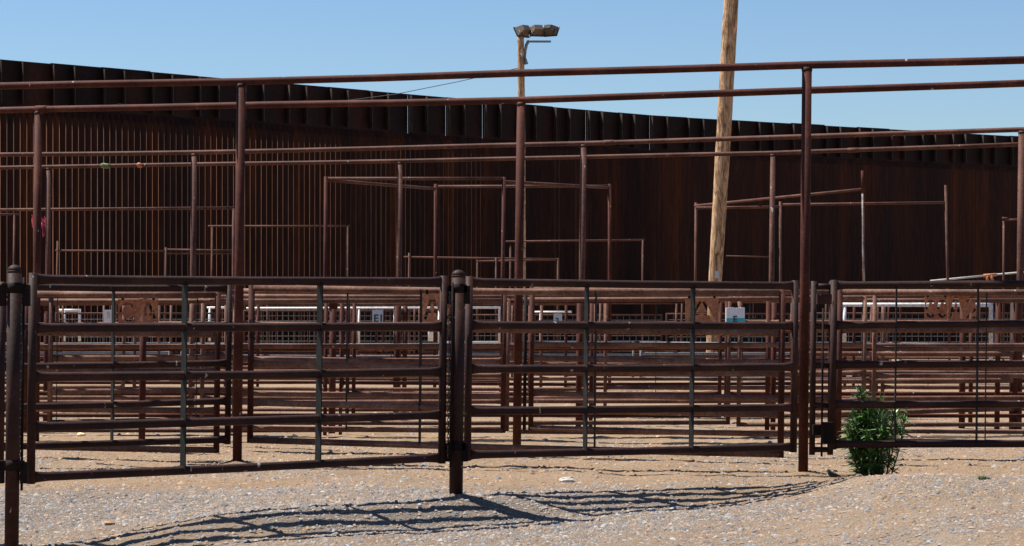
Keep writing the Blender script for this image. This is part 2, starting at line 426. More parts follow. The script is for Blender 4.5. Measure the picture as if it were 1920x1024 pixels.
# --- front row: two short domed posts and the gates hung from them
def short_post(label, xt, yt, s, r, yb, hinge_y, hl, hr):
    top = W(xt, yt, s); gz = GZ(top.x, top.y)
    root = thing('gate_post', label, 'post', (top.x, top.y, gz), 'short domed posts of the front fence')
    mb, top, bot = vpost(None, xt, yt+8, yb, s, r, 'pipe'); mb.build('pipe', M['pipe'], root)
    mb = MB(); dome(mb, top, r*1.005, r*.8); mb.tube([top-Vector((0, 0, .018)), top+Vector((0, 0, .001))], r*1.005, 16); mb.build('cap', M['pipe'], root)
    for hy in hinge_y:
        c = W(xt-LEAN*(hy-yt), hy, s)
        mb = MB()
        mb.tube([c-Vector((0, 0, .035)), c+Vector((0, 0, .035))], r*1.09, 16)
        for x_, w_ in ((hl, 1), (hr, 1)):
            if x_ is None: continue
            e = W(x_-LEAN*(hy-yt), hy, s); m_ = (c+e)/2; h_ = (e-c)/2
            mb.box(m_+Vector((0, -.01, 0)), h_, Vector((0, .022, 0)), Vector((0, 0, .030)))
            mb.box(e+Vector((0, -.006, -.05)), (e-c).normalized()*.024, Vector((0, .026, 0)), Vector((0, 0, .07)))
        mb.build('hinge_bracket', M['blocky'], root)
    return root
def latch_rod(label, x, y0, y1, s, link_chain=True):
    a = W(x, y0, s); b = W(x-LEAN*(y1-y0), y1, s)
    root = thing('gate_latch', label, 'latch', (b.x, b.y, b.z), 'latch rods beside the posts')
    mb = MB(); mb.tube([b, a], .009, 8); mb.build('rod', M['blocky'], root)
    if link_chain:
        mb = MB(); L_ = (a-b).length; n = int(L_/.034)
        for i in range(n):
            p = b.lerp(a, .06+.9*i/n)+Vector((-.018, -.006, 0)); w_ = .009 if i % 2 else .004
            ring = [p+Vector((math.cos(q)*w_, .003*(1 if i % 2 else 3)*math.cos(q), math.sin(q)*.019)) for q in [k*math.pi/4 for k in range(9)]]
            mb.tube(ring, .0035, 5)
        mb.build('chain', M['chain'], root)
    return root

FG = 'pipe gates of the front fence'
sp1 = 300
short_post('short dark domed post cut by the left edge, base below the frame', 27.5, 499, 284, .047, 1060, (540, 872), 5, 50)
short_post('short domed post standing between the two full front gates', 859.5, 508, 242.5, .053, 950, (541, 836), 843, 876)
latch_rod('thin chained rod just right of the leftmost domed post', 45, 520, 920, 282)
latch_rod('thin chained rod left of the middle domed post', 848.5, 530, 876, 243.5)
latch_rod('thin chained rod right of the middle domed post', 870, 545, 878, 242.5)
gate('dark five-rail pipe gate leaning left of the middle domed post, with two grey upright bars', 62, 832,
     [524, 615, 707, 801, 895], [528, 612, 697, 778, 858], 273.5, 243, (347, 600.5), group=FG, mw=.04)
gate('dark five-rail pipe gate between the middle domed post and the tall right post', 880, 1491,
     [529, 610, 692, 771, 853], [536, 611, 688, 764, 838], 238.5, 223.5, (1100.5, 1299.5), group=FG, mw=.036)
gate('dark five-rail pipe gate at the right in front of the green bush', 1564, 2210,
     [535, 610, 684, 759, 833], [530, 604, 679, 754, 831], 220, 221.5, (1681, 1834, 2010), group=FG, mw=.036)
gate('end stile and rail ends of a dark gate cut off by the left edge', -420, 3,
     [545, 632, 720, 807, 893], [545, 632, 720, 807, 893], 262, 275, (), group=FG)
# narrow latch frame between the tall right post and the right front gate
g5, d5, n5, L5, R5 = gate('narrow latch frame between the tall right post and the right gate', 1526, 1560,
     [537, 612, 685, 760, 843], [537, 612, 685, 760, 843], 219, 219, (), name='latch_frame', cat='latch frame', r=.024, stile_r=.026)
mb = MB(); c = W(1545, 561, 221); mb.box(c, Vector((.062, 0, 0)), Vector((0, .035, 0)), Vector((0, 0, .042))); mb.build('upper_latch_box', M['pipe'], g5)
mb = MB(); c = W(1535, 806, 221); mb.box(c, Vector((.05, 0, 0)), Vector((0, .03, 0)), Vector((0, 0, .043)))
c = W(1551, 811, 221); mb.box(c+Vector((0, -.035, 0)), Vector((.045, 0, 0)), Vector((0, .03, 0)), Vector((0, 0, .09))); mb.build('lower_latch_box', M['blocky'], g5)
latch_rod('thin plain rod running down through the narrow latch frame', 1543.5, 578, 856, 222, False)

# --- tall overhead pipe frames along the alleys
def coupling(mb, p, e, r): mb.tube([p-e*.075, p-e*.07, p+e*.07, p+e*.075], [r*1.05, r*1.18, r*1.18, r*1.05], 16)
def overhead(label, pts, posts, r, rp, m='pipe_red', coup=()):
    P = [W(*p) for p in pts]
    mid = P[len(P)//2]
    root = thing('overhead_pipe_frame', label, 'pipe frame', (mid.x, mid.y, GZ(mid.x, mid.y)), 'overhead pipe frames above the alleys')
    # rail resampled with slight unevenness
    Q = []; 
    for a, b in zip(P[:-1], P[1:]):
        k = max(2, int((b-a).length/1.2))
        for i in range(k): Q.append(a.lerp(b, i/k)+Vector((0, 0, random.uniform(-.004, .004)) if i else (0, 0, 0)))
    Q.append(P[-1])
    mb = MB(); mb.tube(Q, r, 16); mb.build('top_rail', M[m], root)
    def at(px):
        for a, b in zip(P[:-1], P[1:]):
            t = lineparam(a, b, px)
            if -.001 <= t <= 1.001: return a.lerp(b, t), (b-a).normalized()
        return P[-1], (P[-1]-P[-2]).normalized()
    for (x, xb) in posts:
        p, e = at(x); s = F/p.y; gz = GZ(p.x, p.y); yb = HY+(EYE-gz+.15)*s
        bot = W(xb, yb, s); bot.y = p.y
        mb = MB(); mb.tube([bot, p-Vector((0, 0, r*.55))], rp, 16); mb.build('post', M[m], root)
        mb = MB(); mb.tube([p-Vector((0, 0, r*1.75)), p-Vector((0, 0, r*1.2)), p-Vector((0, 0, r*.5))], [rp*1.02, rp*1.14, rp*.8], 16); mb.build('weld_collar', M['pipe'], root)
    for x in coup:
        p, e = at(x); mb = MB(); coupling(mb, p, e, r); mb.build('coupling', M[m], root)
    return root
overhead('highest overhead pipe with two tall posts, crossing the whole picture', [(-160, 165, 197), (452, 153, 202), (1513, 122, 215), (2100, 108, 222)],
         [(452, 444.5), (1513, 1505.5)], .034, .043, coup=())
overhead('second highest overhead pipe, its middle post just below the floodlight pole', [(-160, 210, 170), (72, 205, 176), (977, 188, 195), (2100, 150, 206)],
         [(72, 66), (977, 968.5)], .034, .041, coup=(78,))
overhead('third overhead pipe down, level with the lower edge of the steel wall plates', [(-160, 292, 129), (364, 286, 133), (1094, 269, 139.5), (1916, 243, 154), (2100, 238, 157)],
         [(364, 359), (1094, 1088), (1916, 1909)], .031, .042, m='pipe_far', coup=(1142,))
overhead('fourth overhead pipe down, with a green rag and an orange band tied on it', [(-160, 317, 117), (91, 313, 119), (750, 302, 124), (1449, 287, 132), (1990, 268, 137)],
         [(91, 88), (750, 746), (1449, 1444)], .030, .039, m='pipe_far', coup=(1600,))
def band(name, label, x, y, s, r, wdt, m, cat):
    p = W(x, y, s); mb = MB()
    mb.tube([p+Vector((-wdt, 0, 0)), p+Vector((-wdt*.5, -.004, .004)), p+Vector((wdt*.4, 0, -.006)), p+Vector((wdt, 0, 0))], [r*.9, r*1.15, r*1.1, r*.9], 12)
    o = mb.build(name, M[m], None, p); props(o, label, cat)
band('green_rag', 'green rag wrapped round the fourth overhead pipe', 198, 311, 120, .038, .07, 'green_tape', 'rag')
band('orange_band', 'small orange tape band on the fourth overhead pipe', 262, 310, 120.5, .035, .035, 'orange_tape', 'tape')
# faded red cloth tied behind the left tall post
p = W(72, 420, 174); mb = MB()
for (dx, dz, w_, h_, ph) in ((-.055, .04, .035, .07, 0), (.055, -.03, .03, .10, 1.3)):
    n = 6
    for i in range(n):
        for j in range(4):
            u0, u1 = i/n-.5, (i+1)/n-.5; v0, v1 = j/4-.5, (j+1)/4-.5
            f = lambda u, v: p+Vector((dx+u*w_*1.6*(1-.5*abs(v)), .02+.03*math.sin(u*9+ph+v*3), dz+v*2*h_+.02*math.sin(u*7)))
            b = len(mb.v); mb.v += [f(u0, v0), f(u1, v0), f(u1, v1), f(u0, v1)]; mb.f.append((b, b+1, b+2, b+3)); mb.sm.append(True)
mb.tube([p+Vector((-.06, .0, .0)), p+Vector((0, .055, .0)), p+Vector((.06, .0, -.01))], .012, 6)
o = mb.build('red_cloth', M['pink'], None, p); props(o, 'faded red cloth tied round the tall post near the left edge', 'cloth')

# --- second row: gates of the alley just behind the front fence
G2 = 'pipe gates lining the alley behind the front fence'
gate('dark pipe gate behind the left front gate, its end stile beside the tall left post', 5, 430, [538, 613, 688, 764, 838], [541, 611, 681, 752, 824],
     211, 200, (213,), r=.031, m='pipe', group=G2)
gA = gate('worn pipe gate with mitred corners and cut-out letter plate behind the left front gate', 40, 409, [551, 623, 694, 766, 837], [553, 627, 697, 770, 844],
     196, 199, (), r=.030, m='pipe_red', ends='mitre', group=G2, rail_m='pipe_worn')
gB = gate('long pale-topped pipe panel running behind both right-hand front gates from the tall left post', 472, 1467, [540, 611, 682, 755, 825], [549, 624, 700, 777, 852],
     200, 211, (790, 1118), r=.0305, m='pipe_red', ends='mitre', group=G2, rail_m='pipe_worn')
gate('worn pipe gate with a grey upright bar, left of the middle alley post', 452, 946, [546, 609, 673, 738, 802], [548, 612, 677, 742, 807],
     187, 189, (652,), r=.0275, m='pipe_red', ends='mitre', group=G2, rail_m='pipe_worn')
gate('worn pipe gate with flared rail ends, right of the middle alley post', 998, 1560, [542, 606, 671, 737, 802], [549, 615, 682, 749, 816],
     187, 195, (), r=.0275, m='pipe_red', ends='mitre', group=G2, rail_m='pipe_worn')
gC = gate('worn pipe panel behind the bush and the right front gate', 1575, 2250, [548, 618, 688, 757, 826], [548, 618, 690, 762, 834],
     196, 200, (1850,), r=.0295, m='pipe_red', ends='mitre', group=G2, rail_m='pipe_worn')
gate('second worn pipe panel behind the bush, its foot hidden by the lowest rails', 1500, 1905, [557, 612, 664, 715, 778], [557, 610, 664, 713, 766],
     160, 158, (1619,), r=.030, m='pipe_red', ends='mitre', group=G2, rail_m='pipe_worn')
gate('worn grey-brown gate behind the left front gate, third row back', 96, 442, [548, 609, 672, 735, 792], [548, 608, 669, 731, 785],
     176, 173, (108, 370), r=.029, m='pipe_worn', ends='mitre', group=G2)
# stub posts and stiles standing among those gates
def stub(label, x, yt, s, r, m='pipe_red', yb=None, name='fence_post', collar=None, dom=False):
    mb, top, bot = vpost(None, x, yt, yb, s, r, m, dom=dom)
    if collar:
        c = W(x, collar, s); mb.tube([c-Vector((0, 0, .09)), c+Vector((0, 0, .09))], r*1.25, 14)
    o = mb.build(name, M[m], None, (bot.x, bot.y, GZ(bot.x, bot.y))); props(o, label, 'post', 'short posts standing in the pens')
stub('stub post under the letter plate behind the left front gate', 269, 556, 189, .034)
stub('dark stile post just right of the tall middle alley post', 986, 548, 192, .017, 'blocky', 806)
stub('brown stub post with sleeve left of the leftmost grey bar', 88, 548, 150, .033, collar=570)
stub('thin brown post between the leftmost domed post and the left gate', 49, 548, 205, .022, yb=810)
stub('thick brown post behind the second front gate near its left bar', 625, 553, 160, .041, collar=565)
stub('brown post left of the thick sleeved post behind the left gate', 612, 556, 165, .022)
stub('slim brown post just right of the thick sleeved post', 641, 556, 164, .02)
stub('brown post left of the long-gate bar below the fourth overhead pipe', 745, 566, 128, .04)
stub('sleeved brown post beside the fourth overhead pipe post', 760, 566, 128, .034, collar=590)
stub('brown post behind the upright bar of the second front gate', 1087, 560, 150, .036)
stub('slim brown stub post right of the first bar of the second front gate', 1110, 560, 148, .026)
stub('brown post behind the E box at the gate end', 1441, 552, 168, .026)
stub('round brown post right of the E box', 1452, 552, 166, .03)
stub('left of the twin brown posts behind the right letter plates', 1806, 560, 150, .04)
stub('right of the twin brown posts behind the right letter plates', 1822, 560, 148, .028)
stub('brown post near the right edge behind the right gate', 1872, 556, 158, .032)
stub('thick dark post at the right edge behind the right gate', 1902, 560, 154, .05, 'pipe')

# --- steel plates with cut-out lettering
def letterplate(label, x0, x1, y0, y1, s, text, m='plate'):
    a = W(x0, y1, s); b = W(x1, y1, s); c = W(x0, y0, s)
    w_ = b.x-a.x; h_ = c.z-a.z; th = .006
    mb = MB(); mb.box(Vector((w_/2, 0, h_/2)), Vector((w_/2, 0, 0)), Vector((0, th/2, 0)), Vector((0, 0, h_/2)))
    me = bpy.data.meshes.new('letter_plate'); me.from_pydata([tuple(v) for v in mb.v], [], mb.f); me.materials.append(M[m])
    o = link(bpy.data.objects.new('letter_sign', me)); o.location = a
    strokes = []; adv = w_/len(text); H = h_*.74; zb = h_*.10
    for i, ch in enumerate(text):
        X0 = adv*i+adv*.14; ww = adv*.72
        if ch == 'A': st = [((0, 0), (.44, 1)), ((1, 0), (.56, 1)), ((.2, .36), (.40, .36)), ((.60, .36), (.8, .36))]
        elif ch == 'C':
            st = []; pr = None
            for k in range(11):
                q = math.radians(45+270*k/10); pt = (.5+.48*math.cos(q), .5+.48*math.sin(q))
                if pr and k != 6: st.append((pr, pt))
                pr = pt
        elif ch == '2':
            st = []; pr = None
            for k in range(7):
                q = math.radians(165-190*k/6); pt = (.5+.42*math.cos(q), .72+.27*math.sin(q))
                if pr: st.append((pr, pt))
                pr = pt
            st += [((.78, .42), (.1, .02)), ((.3, .0), (.95, .0))]
        elif ch == '3':
            st = []
            for cy in (.74, .26):
                pr = None
                for k in range(7):
                    q = math.radians(150-240*k/6) if cy > .5 else math.radians(90-240*k/6)
                    pt = (.45+.42*math.cos(q), cy+.25*math.sin(q))
                    if pr: st.append((pr, pt))
                    pr = pt
        strokes += [((X0+p[0]*ww, zb+p[1]*H), (X0+q_[0]*ww, zb+q_[1]*H)) for p, q_ in st]
    dg = None
    for p, q_ in strokes:
        v = Vector((q_[0]-p[0], 0, q_[1]-p[1])); L_ = v.length; v.normalize(); n_ = Vector((-v.z, 0, v.x))
        cb = MB(); cb.box(Vector(((p[0]+q_[0])/2, 0, (p[1]+q_[1])/2)), v*(L_/2+.003), Vector((0, .05, 0)), n_*.0135)
        cm = bpy.data.meshes.new('cut'); cm.from_pydata([tuple(x) for x in cb.v], [], cb.f)
        co_ = link(bpy.data.objects.new('cut', cm)); co_.location = a
        md = o.modifiers.new('b', 'BOOLEAN'); md.operation = 'DIFFERENCE'; md.solver = 'EXACT'; md.object = co_
    bpy.context.view_layer.update()
    nm = bpy.data.meshes.new_from_object(o.evaluated_get(bpy.context.evaluated_depsgraph_get()))
    cs = [md.object for md in o.modifiers]; o.modifiers.clear(); o.data = nm; nm.name = 'letter_plate'
    for c_ in cs: bpy.data.objects.remove(c_)
    # two straps hang it from the rail above
    sb = MB()
    for fx in (.12, .88): sb.box(Vector((w_*fx, 0, h_+.012)), Vector((.012, 0, 0)), Vector((0, .004, 0)), Vector((0, 0, .02)))
    me2 = bpy.data.meshes.new('strap'); me2.from_pydata([tuple(v) for v in sb.v], [], sb.f); me2.materials.append(M['blocky'])
    so_ = link(bpy.data.objects.new('strap', me2)); so_.parent = o
    props(o, label, 'sign', 'steel plates with cut-out letters')
letterplate('rusty plate cut with C and A, behind the left front gate', 221, 297, 561, 606, 195, 'CA')
letterplate('rusty plate cut with A, half hidden behind the right stile of the left front gate', 792, 866, 550, 604, 205, 'A2')
letterplate('rusty plate cut with a single A, left of the white box', 1285, 1347, 558, 606, 196, 'A')
letterplate('small rusty plate cut with C and C, behind the right gate', 1734, 1778, 556, 600, 176, 'CC')
letterplate('orange-brown plate cut with A and 2, behind the right gate', 1777, 1838, 549, 602, 197, 'A2')

# --- signs
def textmesh(s, size, m, parent, loc, name='lettering'):
    cu = bpy.data.curves.new('t', 'FONT'); cu.body = s; cu.size = size; cu.extrude = .001; cu.offset = size*.025
    t = link(bpy.data.objects.new('t', cu)); bpy.context.view_layer.update()
    me = bpy.data.meshes.new_from_object(t.evaluated_get(bpy.context.evaluated_depsgraph_get())); bpy.data.objects.remove(t)
    me.transform(Matrix.Rotation(math.pi/2, 4, 'X')); me.materials.clear(); me.materials.append(M[m])
    o = link(bpy.data.objects.new(name, me)); o.parent = parent; o.location = loc; return o
def sign(label, x0, x1, y0, y1, s, m, texts=(), depth=.008, strip=None, name='sign'):
    a = W(x0, y1, s); w_ = (x1-x0)/s; h_ = (y1-y0)/s
    mb = MB(); mb.box(a+Vector((w_/2, 0, h_/2)), Vector((w_/2, 0, 0)), Vector((0, depth, 0)), Vector((0, 0, h_/2)))
    root = thing(name, label, name.replace('_', ' '), a)
    mb.build('board', M[m], root)
    if strip:
        mb = MB(); mb.box(a+Vector((w_/2, -depth-.0015, h_*strip[0]/2)), Vector((w_/2*.985, 0, 0)), Vector((0, .001, 0)), Vector((0, 0, h_*strip[0]/2*.98)))
        mb.build('strip', M[strip[1]], root)
    for (t, fx, fz, sz, mm) in texts: textmesh(t, h_*sz, mm, root, (w_*fx, -depth-.005, h_*fz))
    return root, a, w_, h_
r_, a_, w_, h_ = sign('small white notice with a faded yellow emblem, left of the C A plate', 195, 213, 581, 604.5, 186, 'sign_white')
mb = MB(); c = a_+Vector((w_*.48, -.0105, h_*.62)); mb.box(c, Vector((w_*.14, 0, 0)), Vector((0, .0012, 0)), Vector((0, 0, h_*.25)))
mb.box(c+Vector((0, -.001, -.03)), Vector((w_*.22, 0, 0)), Vector((0, .0012, 0)), Vector((0, 0, h_*.03))); mb.build('emblem', M['yellow'], r_)
sign('pale grey sign reading E1 in front of the white rail', 698, 718, 581, 612, 92, 'sign_grey', [('E1', .12, .28, .62, 'ink')])
r_, a_, w_, h_ = sign('white box with a teal stripe and dark letter E, right of the A plate', 1361, 1396, 579, 605, 180, 'sign_white', [('E', .36, .05, .62, 'ink')], depth=.03, strip=(.33, 'sign_teal'), name='box')
mb = MB()
for k in range(9):                             # torn ragged top edge
    mb.box(a_+Vector((w_*(k+.5)/9, 0, h_+.004)), Vector((w_/18*.9, 0, 0)), Vector((0, .028, 0)), Vector((0, 0, .004+.006*random.random())))
mb.build('torn_edge', M['sign_white'], r_)
sign('blue-grey tilted sign hung from the thin white rail behind the second front gate', 1038, 1054, 588, 607, 95, 'sign_grey', [('2', .2, .05, .75, 'ink')])

# --- far pens: white gates, wire panels, frames, generic rows
def frame(label, segs, s, r, m, name, cat, group=None, part='rail'):
    P0 = W(segs[0][0][0], segs[0][0][1], s)
    root = thing(name, label, cat, (P0.x, P0.y, GZ(P0.x, P0.y)), group)
    for sg in segs:
        pts = []
        for p in sg:
            ss = p[2] if len(p) > 2 else s
            pts.append(W(p[0], p[1], ss))
        mb = MB(); mb.tube(pts, r, 8)
        dz = abs(pts[0].z-pts[-1].z); dx = (pts[0]-pts[-1]).length
        mb.build('post' if dz > .8*dx and len(pts) == 2 else part, M[m], root)
    return root
WG = 'white painted pipe gates in the far pens'
frame('small white-cornered gate seen through the left front gate', [[(108, 582), (149, 582), (149, 640)], [(120, 582), (120, 640)]], 72, .035, 'white', 'white_gate', 'gate', WG)
frame('short white gate with one upright, left of the tall left post', [[(388, 577), (438, 577)], [(393, 577), (393, 640)]], 72, .03, 'white', 'white_gate', 'gate', WG)
frame('long white-topped gate across the middle of the far pens', [[(462, 578), (936, 577), (936, 645)], [(673, 579), (673, 652)], [(740, 579), (740, 652)], [(823, 579), (823, 650)]], 118, .017, 'white', 'white_gate', 'gate', WG)
frame('thick white post stub under the hidden A plate', [[(808, 598), (808, 640)]], 90, .06, 'white', 'white_post', 'post')
frame('thin white gate behind the blue-grey sign', [[(1000, 585), (1072, 585)], [(1013, 586), (1013, 640)], [(1000, 585), (1000, 640)]], 80, .022, 'white', 'white_gate', 'gate', WG)
frame('thick white pipe gate with an elbow, behind the right front gate', [[(1560, 571), (1858, 572), (1858, 705)], [(1583, 574), (1583, 642)]], 152, .026, 'white', 'white_gate', 'gate', WG)
frame('sloping white pipe at the far right just above the front gate', [[(1744, 527), (1846, 517)], [(1866, 515), (1960, 507)]], 60, .03, 'greywhite', 'sloping_pipe', 'pipe')
frame('rusty clamp joining the sloping white pipe', [[(1844, 517), (1868, 515)], [(1850, 517), (1852, 530)], [(1858, 516), (1862, 531)]], 60, .05, 'plate', 'clamp', 'clamp')
PG = 'rectangular pipe arches in the far pens'
def arch(label, *segs, s, r=.028, m='pipe_far'): frame(label, segs, s, r, m, 'pipe_arch', 'pipe arch', PG, 'crossbar')
gy = lambda s: HY+(EYE+.12-GZ(0, F/s))*s
arch('tall rail from the left edge ending left of the tall post', [(-60, 394), (440, 390)], [(438, 390), (437, gy(80))], s=80, r=.035)
arch('short rail with one post at the far left edge', [(-60, 402), (36, 402)], [(27, 402), (24, gy(76))], s=76, r=.027)
arch('low wide arch right of the tall left post', [(390, 424), (656, 424)], [(398, 424), (396, gy(63))], [(652, 424), (652, gy(63))], s=63)
arch('lowest left arch with a short jog at its right', [(104, 470), (310, 471)], [(108, 452), (104, gy(62))], [(311, 464), (309, gy(62))], [(312, 468), (437, 470)], [(312, 475), (437, 475)], s=62, r=.03)
fr = thing('chute_frame', 'large box-shaped pipe frame standing left of the tall middle post', 'pipe frame', W(780, gy(105), 105))
for a, b in (((612, 335, 109), (944, 335, 109)), ((817, 350, 101), (1143, 349, 101)), ((612, 338, 109), (817, 354, 101)), ((944, 341, 109), (1143, 352, 101))):
    mb = MB(); mb.tube([W(*a), W(*b)], .029, 10); mb.build('crossbar', M['pipe_far'], fr)
for (xt, yt, xb, s) in ((611, 331, 608, 109), (945, 332, 939, 109), (817, 345, 815, 101), (1143, 345, 1143, 101)):
    mb = MB(); mb.tube([W(xt, yt, s), W(xb, gy(s), s)], .032, 10); mb.build('post', M['pipe_red'], fr)
arch('lowest middle arch with two small posts', [(757, 482), (1047, 486)], [(767, 474), (766, gy(64))], [(1046, 484), (1045, gy(64))], s=64, r=.027)
arch('small arch overlapping the lowest middle arch', [(893, 490), (1046, 487)], [(895, 487), (895, gy(66))], [(930, 483), (930, gy(66))], s=66, r=.025)
arch('low arch crossing behind the tall middle post', [(948, 453), (1208, 450)], [(957, 458), (956, gy(62))], [(1205, 450), (1204, gy(62))], s=62, r=.029)
arch('tilted top rail rising to the right behind the wooden pole', [(1303, 386, 80), (1617, 355, 88)], [(1305, 380), (1303, gy(80))], s=80, r=.032)
arch('flat-topped arch right of the tall right post', [(1464, 384), (1772, 380)], [(1463, 378), (1464, gy(83))], [(1773, 347), (1781, gy(83))], [(1304, 390), (1462, 388)], s=83, r=.031)
arch('thin low rail right of the wooden pole', [(1362, 480), (1443, 482)], s=64, r=.02)
arch('small dark arch at the right edge with a black knob', [(1884, 413), (1925, 411)], [(1882, 414), (1881, gy(75))], [(1879, 409), (1890, 410)], s=75, r=.028)
frame('bare rusty pole streaked with white paint, right of the tall right post', [[(1617, 320), (1618, 362)], [(1618, 362), (1622, gy(88))]], 88, .032, 'pipe_red', 'painted_pole', 'pole')
frame('white paint streak down the rusty pole', [[(1617.2, 364, 88.2), (1618.4, 420, 88.2), (1618.2, 470, 88.2), (1620.6, 540, 88.2)]], 88.2, .020, 'oldwhite', 'paint_streak', 'paint')

def wirepanel(label, x0, x1, s, z0, z1, yaw=0):
    p0 = W(x0, 600, s); p1 = W(x1, 600, s); L_ = p1.x-p0.x; gz = GZ(p0.x, p0.y)
    root = thing('wire_fence', label, 'wire fence', (p0.x, p0.y, gz), 'wire mesh fences in the far pens')
    mb = MB(); e = Vector((math.cos(yaw), math.sin(yaw), 0)); b = Vector((p0.x, p0.y, 0))
    nx = int(L_/.16)
    for i in range(nx+1): q = b+e*(L_*i/nx); mb.tube([q+Vector((0, 0, z0)), q+Vector((0, 0, z1))], .0062, 4, False)
    nz = int((z1-z0)/.13)
    for j in range(nz+1): z = z0+(z1-z0)*j/nz; mb.tube([b+Vector((0, 0, z)), b+e*L_+Vector((0, 0, z))], .0062, 4, False)
    mb.build('wire_mesh', M['wire'], root)
    mb = MB(); mb.tube([b+Vector((0, 0, z0-.15)), b+Vector((0, 0, z1)), b+e*L_+Vector((0, 0, z1)), b+e*L_+Vector((0, 0, z0-.15))], .022, 8); mb.build('frame', M['pipe_far'], root)
    mb = MB(); mb.tube([b+Vector((0, 0, z0)), b+e*L_+Vector((0, 0, z0))], .026, 8); mb.build('foot_rail', M['galv'], root)
wirepanel('wire mesh panel in the far pens behind the left half of the left gate', 105, 425, 74, .15, 1.05)
wirepanel('wire mesh panel in the far pens between the tall left post and the middle post', 458, 838, 72, .18, 1.1)
wirepanel('wire mesh panel in the far pens behind the left half of the second gate', 885, 1240, 73, .2, 1.0)
wirepanel('wire mesh panel in the far pens behind the white box', 1250, 1480, 76, .2, 1.05)
wirepanel('wire mesh panel in the far pens behind the right gate', 1520, 1960, 74, .18, 1.05)

rows = [(174, .025, 'pipe_worn', 6), (165, .025, 'pipe_worn', 6), (155, .024, 'pipe_red', 6), (146, .024, 'pipe_worn', 6), (137, .023, 'pipe_red', 6), (129, .023, 'pipe_worn', 6), (120, .024, 'pipe_red', 6), (111, .023, 'pipe_worn', 6), (103, .023, 'galv', 4), (95, .023, 'pipe_worn', 6), (87, .024, 'pipe_red', 5), (79, .025, 'pipe_worn', 5)]
near_thing = [(0, 'the left edge'), (60, 'the left end of the left gate'), (215, 'the C A plate'), (347, 'the left gate first grey bar'), (450, 'the tall left post'),
              (600, 'the left gate second grey bar'), (745, 'the E1 sign'), (858, 'the middle domed post'), (975, 'the tall middle post'), (1100, 'the second gate first grey bar'),
              (1200, 'the second gate middle'), (1300, 'the second gate second grey bar'), (1380, 'the white box'), (1508, 'the tall right post'), (1640, 'the green bush'), (1740, 'the C C plate'), (1835, 'the right A 2 plate'), (1930, 'the right edge')]
ordn = ['nearest', 'first', 'second', 'third', 'fourth', 'fifth', 'sixth', 'seventh', 'eighth', 'ninth', 'tenth', 'farthest']
R = random.Random(21)
for ri, (s, r, m, nr) in enumerate(rows):
    x = -60-R.uniform(0, 250); k = 0
    while x < 1960:
        L_ = R.choice([3.6, 4.6, 4.6, 6.0])*s*R.uniform(.95, 1.05); x1 = x+L_
        s0 = s*R.uniform(.985, 1.015); s1 = s*R.uniform(.985, 1.015)
        last = HY+(EYE-.10)*s
        if m == 'galv': ysl = [644+R.uniform(-2, 2), 664+R.uniform(-3, 3), 688+R.uniform(-4, 4), 708+R.uniform(-4, 4)]
        else:
            ysl = [R.uniform(551, 568), R.uniform(604, 619), R.uniform(645, 655)]
            ysl += [ysl[-1]+(last-ysl[-1])*i/(nr-3)+R.uniform(-2, 2) for i in range(1, nr-2)]
        ysr = [y+R.uniform(-2.5, 2.5) for y in ysl]
        if R.random() > .04 and x1 > 0:
            mid = (max(0, x)+min(1920, x1))/2
            lm = min(near_thing, key=lambda t: abs(t[0]-mid))[1]
            ml = [x+(x1-x)*R.uniform(.25, .75)] if R.random() < .5 else []
            kind = 'galvanised' if m == 'galv' else ('reddish' if m == 'pipe_red' else 'rusty')
            gate(f'{kind} pen gate, {ordn[ri]} row back, behind {lm}', x, x1-4, ysl, ysr, s0, s1, ml,
                 r=r, m=m, ends='mitre', group='pipe gates of the far pens', name='pen_gate', cat='gate', n=8, mw=.025, mullmat='bar' if R.random() < .6 else 'pipe')
            if R.random() < .12 and m != 'galv':
                stub(f'brown post, {ordn[ri]} row of pens back, right of {lm}', x1, HY+(EYE-1.4)*s, s, R.choice([.024, .03, .036]), R.choice(['pipe_red', 'pipe_far']), name='fence_post')
        x = x1+R.uniform(4, 20)

# ---------------------------------------------------------------- the steel border wall
A = Vector((-16.67, 72.9, 0)); B = Vector((5.47, 95.7, 0))
d1 = (B-A).normalized(); d2 = Vector((math.cos(math.radians(35)), math.sin(math.radians(35)), 0))
wall = thing('border_wall', 'tall rust-brown steel bollard wall with plated top closing off the background', 'wall', (B.x, B.y, -.2))
P_ = .254; PL = 8*P_; t0 = -3*PL; len1 = (B-A).length
npan = int((len1-t0)/PL)+1
panels = []
for i in range(npan): panels.append((A+d1*(t0+i*PL), d1))
bend = A+d1*(t0+npan*PL)
for i in range(17): panels.append((bend+d2*(i*PL), d2))
streak_px = [753, 828, 901, 1109]
bs = []; 
def bollmesh(w2, h2=.07):
    mb = MB(); z0, zf, zb = 0, 8.72, 8.98
    mb.hexa([(-w2, -h2, z0), (w2, -h2, z0), (w2, h2, z0), (-w2, h2, z0), (-w2, -h2, zf), (w2, -h2, zf), (w2, h2, zb), (-w2, h2, zb)])
    return mb
cache = {}
rest = MB(); cnt = 0
